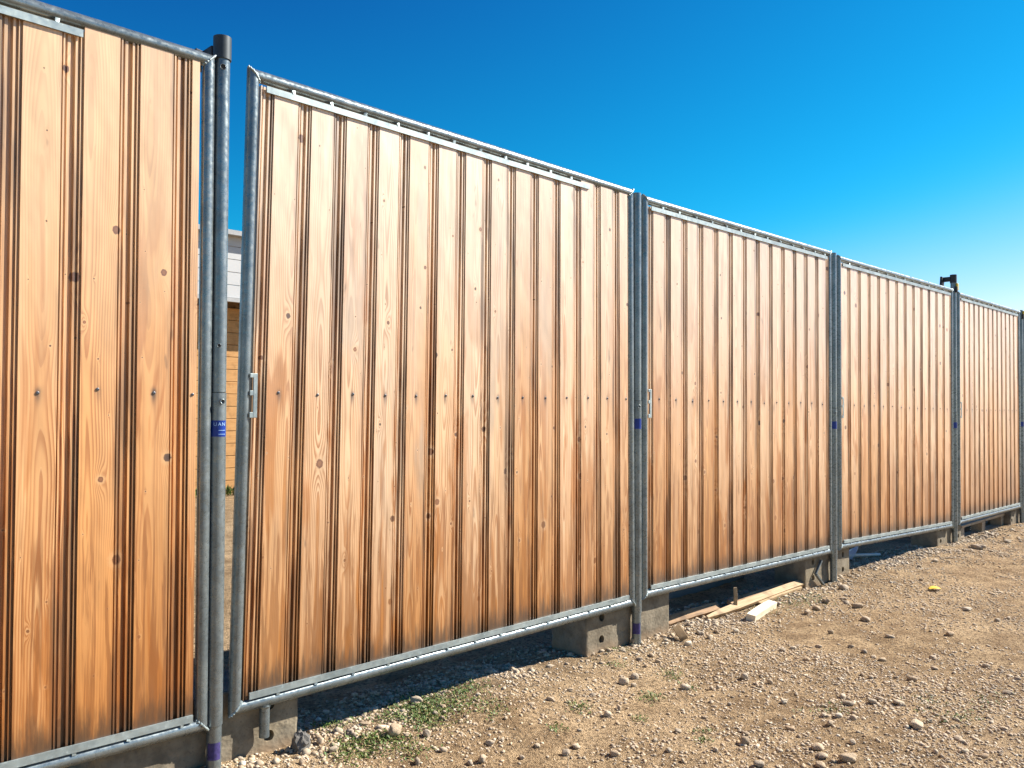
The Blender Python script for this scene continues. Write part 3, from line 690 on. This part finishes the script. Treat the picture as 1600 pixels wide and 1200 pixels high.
LANDMARKS = [('the largest rounded stone in the weeds',616,1141),('the dark rough mortar lump',470,1163),('the angular stone at the shadow edge',650,1096),('the foot of the second post',992,1003),
             ('the cluster of stones before the second post',980,1064),('the dark pointed stone',1072,1073),('the pale wood offcut',1190,957),('the short leaning offcut',1064,990),('the flat pale stone by the battens',1341,947),
             ('the foot of the third post',1302,908),('the yellow leaf',1460,922),('the long flat stone',1435,1132),('the upright dry stalk',889,1185),('the left end of the pallet',1505,845),
             ('the lower right corner of the photo',1600,1200),('the middle of the bottom edge',1100,1200),('the right edge of the photo',1600,1000),('the tilted stones at mid right',1427,1061),('the bare track at right',1500,1060),('the stone pair at lower right',1327,1099),('the big stones at the bottom right',1290,1175)]
ORD = 'nearest,second nearest,third nearest,fourth nearest,fifth nearest,sixth nearest,seventh nearest,eighth nearest,ninth nearest,tenth nearest,eleventh nearest,twelfth nearest,thirteenth nearest,fourteenth nearest,fifteenth nearest,sixteenth nearest,seventeenth nearest,eighteenth nearest,nineteenth nearest,twentieth nearest'.split(','); ORD += [f'number {k} in distance' for k in range(21, 60)]
by = {}
for row in LIST.split('|'):
    q = [float(v) for v in row.split()]; lm = min(LANDMARKS, key=lambda L: math.hypot(L[1]-q[0], L[2]-q[1])); by.setdefault(lm, []).append(q)
for lm, qs in by.items():
    qs.sort(key=lambda q: math.hypot(lm[1]-q[0], lm[2]-q[1]))
    for k, q in enumerate(qs):
        size = 'wide' if q[2] >= 15 else 'small' if q[2] < 10 else 'mid-sized'
        st_ = stone(*q); st_['label'] = f'{size} loose stone, {ORD[k]} to {lm[0]}'

# gravel nobody could count: one mesh
def gravel():
    pts = []
    def scatter(n, x0, x1, y0, y1, smin, smax, pw, thr):
        x = rng.uniform(x0, x1, n); y = rng.uniform(y0, y1, n)
        dens = vnoise(x*1.7, y*1.7, 21)*.55 + vnoise(x*5.5, y*5.5, 22)*.45 + .22*np.exp(-((y+.05)/.28)**2)
        keep = rng.uniform(0, 1, n) < np.clip((dens-thr)*2.6, .05, 1)
        x, y = x[keep], y[keep]; s_ = smin+(smax-smin)*rng.uniform(0, 1, len(x))**pw
        pts.append(np.stack([x, y, s_], -1))
    scatter(60000, 1.2, 4.2, -1.75, .35, .0018, .0085, 3.2, .24)
    scatter(2600, 1.2, 4.2, -1.75, .30, .005, .0125, 2.6, .42)
    scatter(42000, 4.2, 8.5, -2.6, .30, .0030, .0095, 2.8, .26)
    scatter(2400, 4.2, 8.5, -2.6, .25, .006, .016, 2.8, .42)
    scatter(9000, 8.5, 14, -2.6, .20, .006, .018, 2.2, .40)
    scatter(2500, 1.2, 9, -.12, .30, .007, .019, 2.0, .30)
    P_ = np.concatenate(pts); n = len(P_)
    bm = bmesh.new(); bmesh.ops.create_icosphere(bm, subdivisions=1, radius=1)
    bv = np.array([v.co for v in bm.verts]); bf = np.array([[v.index for v in f.verts] for f in bm.faces]); bm.free()
    V = bv[None]*(1+rng.uniform(-.30, .30, (n, len(bv), 1)))
    V = V*np.stack([rng.uniform(.75,1.35,n), rng.uniform(.7,1.1,n), rng.uniform(.45,.85,n)], -1)[:, None]
    a = rng.uniform(0, 2*np.pi, n); ca, sa = np.cos(a)[:,None], np.sin(a)[:,None]
    V = np.stack([V[...,0]*ca-V[...,1]*sa, V[...,0]*sa+V[...,1]*ca, V[...,2]], -1)*P_[:,2][:,None,None]
    V[...,0] += P_[:,0][:,None]; V[...,1] += P_[:,1][:,None]
    V[...,2] += (ground_z(P_[:,0], P_[:,1])+P_[:,2]*.06)[:,None]
    Fc = bf[None]+(np.arange(n)*len(bv))[:,None,None]
    me = fast_mesh('gravel', V.reshape(-1,3), Fc.reshape(-1,3))
    tag(link('gravel', me, M['gravel']), 'loose gravel scattered over the dry dirt', 'gravel', kind='stuff')
gravel()

# low weeds
def weeds():
    V, Fc = [], []
    spots = [(650,1118,26,16,520),(665,1105,26,12,300),(672,1132,22,12,330),(600,1163,26,7,240),(560,1176,24,9,260),(520,1140,26,7,120),(610,1128,30,8,130),(720,1098,22,12,190),(715,1118,20,10,120),(770,1118,16,10,110),(640,1178,22,8,100),(540,1190,20,8,90),(735,1085,25,8,100),
             (905,1106,12,5,60),(1018,1088,12,6,70),(1050,1051,12,6,70),(1000,1122,9,4,30),(1240,942,26,7,150),(1275,938,18,6,90),(1195,955,20,5,60),(965,1040,14,4,40),(1100,1138,12,4,30),(1098,1155,8,3,25),(1290,1108,24,8,60),(1400,870,16,4,50),(1080,1068,10,6,35),(960,1016,18,4,50),(870,1140,10,5,30),(1500,1130,22,8,60),(1445,1105,20,8,40),(1550,1100,24,10,50)]
    for px, py, rx, ry, n in spots:
        for _ in range(int(n*1.9)):
            g = on_ground(px+random.gauss(0,.85)*rx, py+random.gauss(0,.8)*ry)
            x0, y0 = g.x, g.y; z0 = gz(x0, y0); a = random.uniform(0, 6.28); ln = random.uniform(.006,.019); wd = ln*random.uniform(.25,.5); up = random.uniform(.1,1.1)
            d = Vector((math.cos(a)*math.cos(up), math.sin(a)*math.cos(up), math.sin(up))); s_ = Vector((-math.sin(a), math.cos(a), 0))
            b = Vector((x0, y0, z0)) + Vector((0,0,random.uniform(0,.006)))
            n0 = len(V); mid = b+d*ln*.5; V += [b-s_*wd*.15, mid-s_*wd*.5, b+d*ln+Vector((0,0,-ln*.15)), mid+s_*wd*.5]; Fc.append((n0,n0+1,n0+2,n0+3))
    for _ in range(900):                                   # weeds along the cabin's foot
        x0, y0 = random.uniform(3.2,9), 7.8+random.gauss(0,.12); a = random.uniform(0,6.28); h_ = random.uniform(.05,.16)
        n0 = len(V); V += [(x0,y0,0),(x0+.02*math.cos(a),y0+.02*math.sin(a),h_*.5),(x0+.03*math.cos(a+1),y0+.03*math.sin(a+1),h_),(x0-.02*math.cos(a),y0-.02*math.sin(a),h_*.5)]; Fc.append((n0,n0+1,n0+2,n0+3))
    me = bpy.data.meshes.new('weeds'); me.from_pydata([tuple(v) for v in V], [], Fc); me.update()
    tag(link('weeds', me, M['weed']), 'low green weeds growing in the gravel', 'weeds', kind='stuff')
weeds()
# yellow leaf, twig, dry stalk
g = on_ground(1460, 924); mb = MB(); pts = []
for k in range(9):
    u = k/8; wd = .026*math.sin(math.pi*u)**.7
    pts += [(u*.085-.042, -wd, .006+.010*math.sin(3*u)), (u*.085-.042, 0, .002+.010*math.sin(3*u)), (u*.085-.042, wd, .008+.010*math.sin(3*u))]
mb.add(pts, [(3*k+q, 3*k+3+q, 3*k+4+q, 3*k+1+q) for k in range(8) for q in (0,1)])
o = mb.build('fallen_leaf', M['leafy'], None, True); o.location = (g.x, g.y, gz(g.x,g.y)+.004); o.rotation_euler = (.1,0,-.7); o.modifiers.new('s','SOLIDIFY').thickness = .0008
tag(o, 'single yellow fallen leaf on the bare dirt', 'leaf')
def twig(P, Q, r, label):
    mb = MB(); prev = Vector(P); Q = Vector(Q); n = 5
    for k in range(1, n+1):
        c = lerp(Vector(P), Q, k/n) + Vector([random.uniform(-.004,.004) for _ in range(3)])*(k < n); mb.tube(prev, c, r*(1-.1*k), 8); prev = c
    tag(mb.build('twig', M['twig'], None, True), label, 'twig')
a, b = on_ground(1362,902,.008), on_ground(1386,898,.012); twig(a, b, .006, 'pale dry twig lying on the dirt below the third fence panel')
a = on_ground(889,1206); twig((a.x,a.y,gz(a.x,a.y)-.01), (a.x+.004,a.y+.012,.052), .0022, 'thin dry stalk standing upright in the gravel at the bottom')
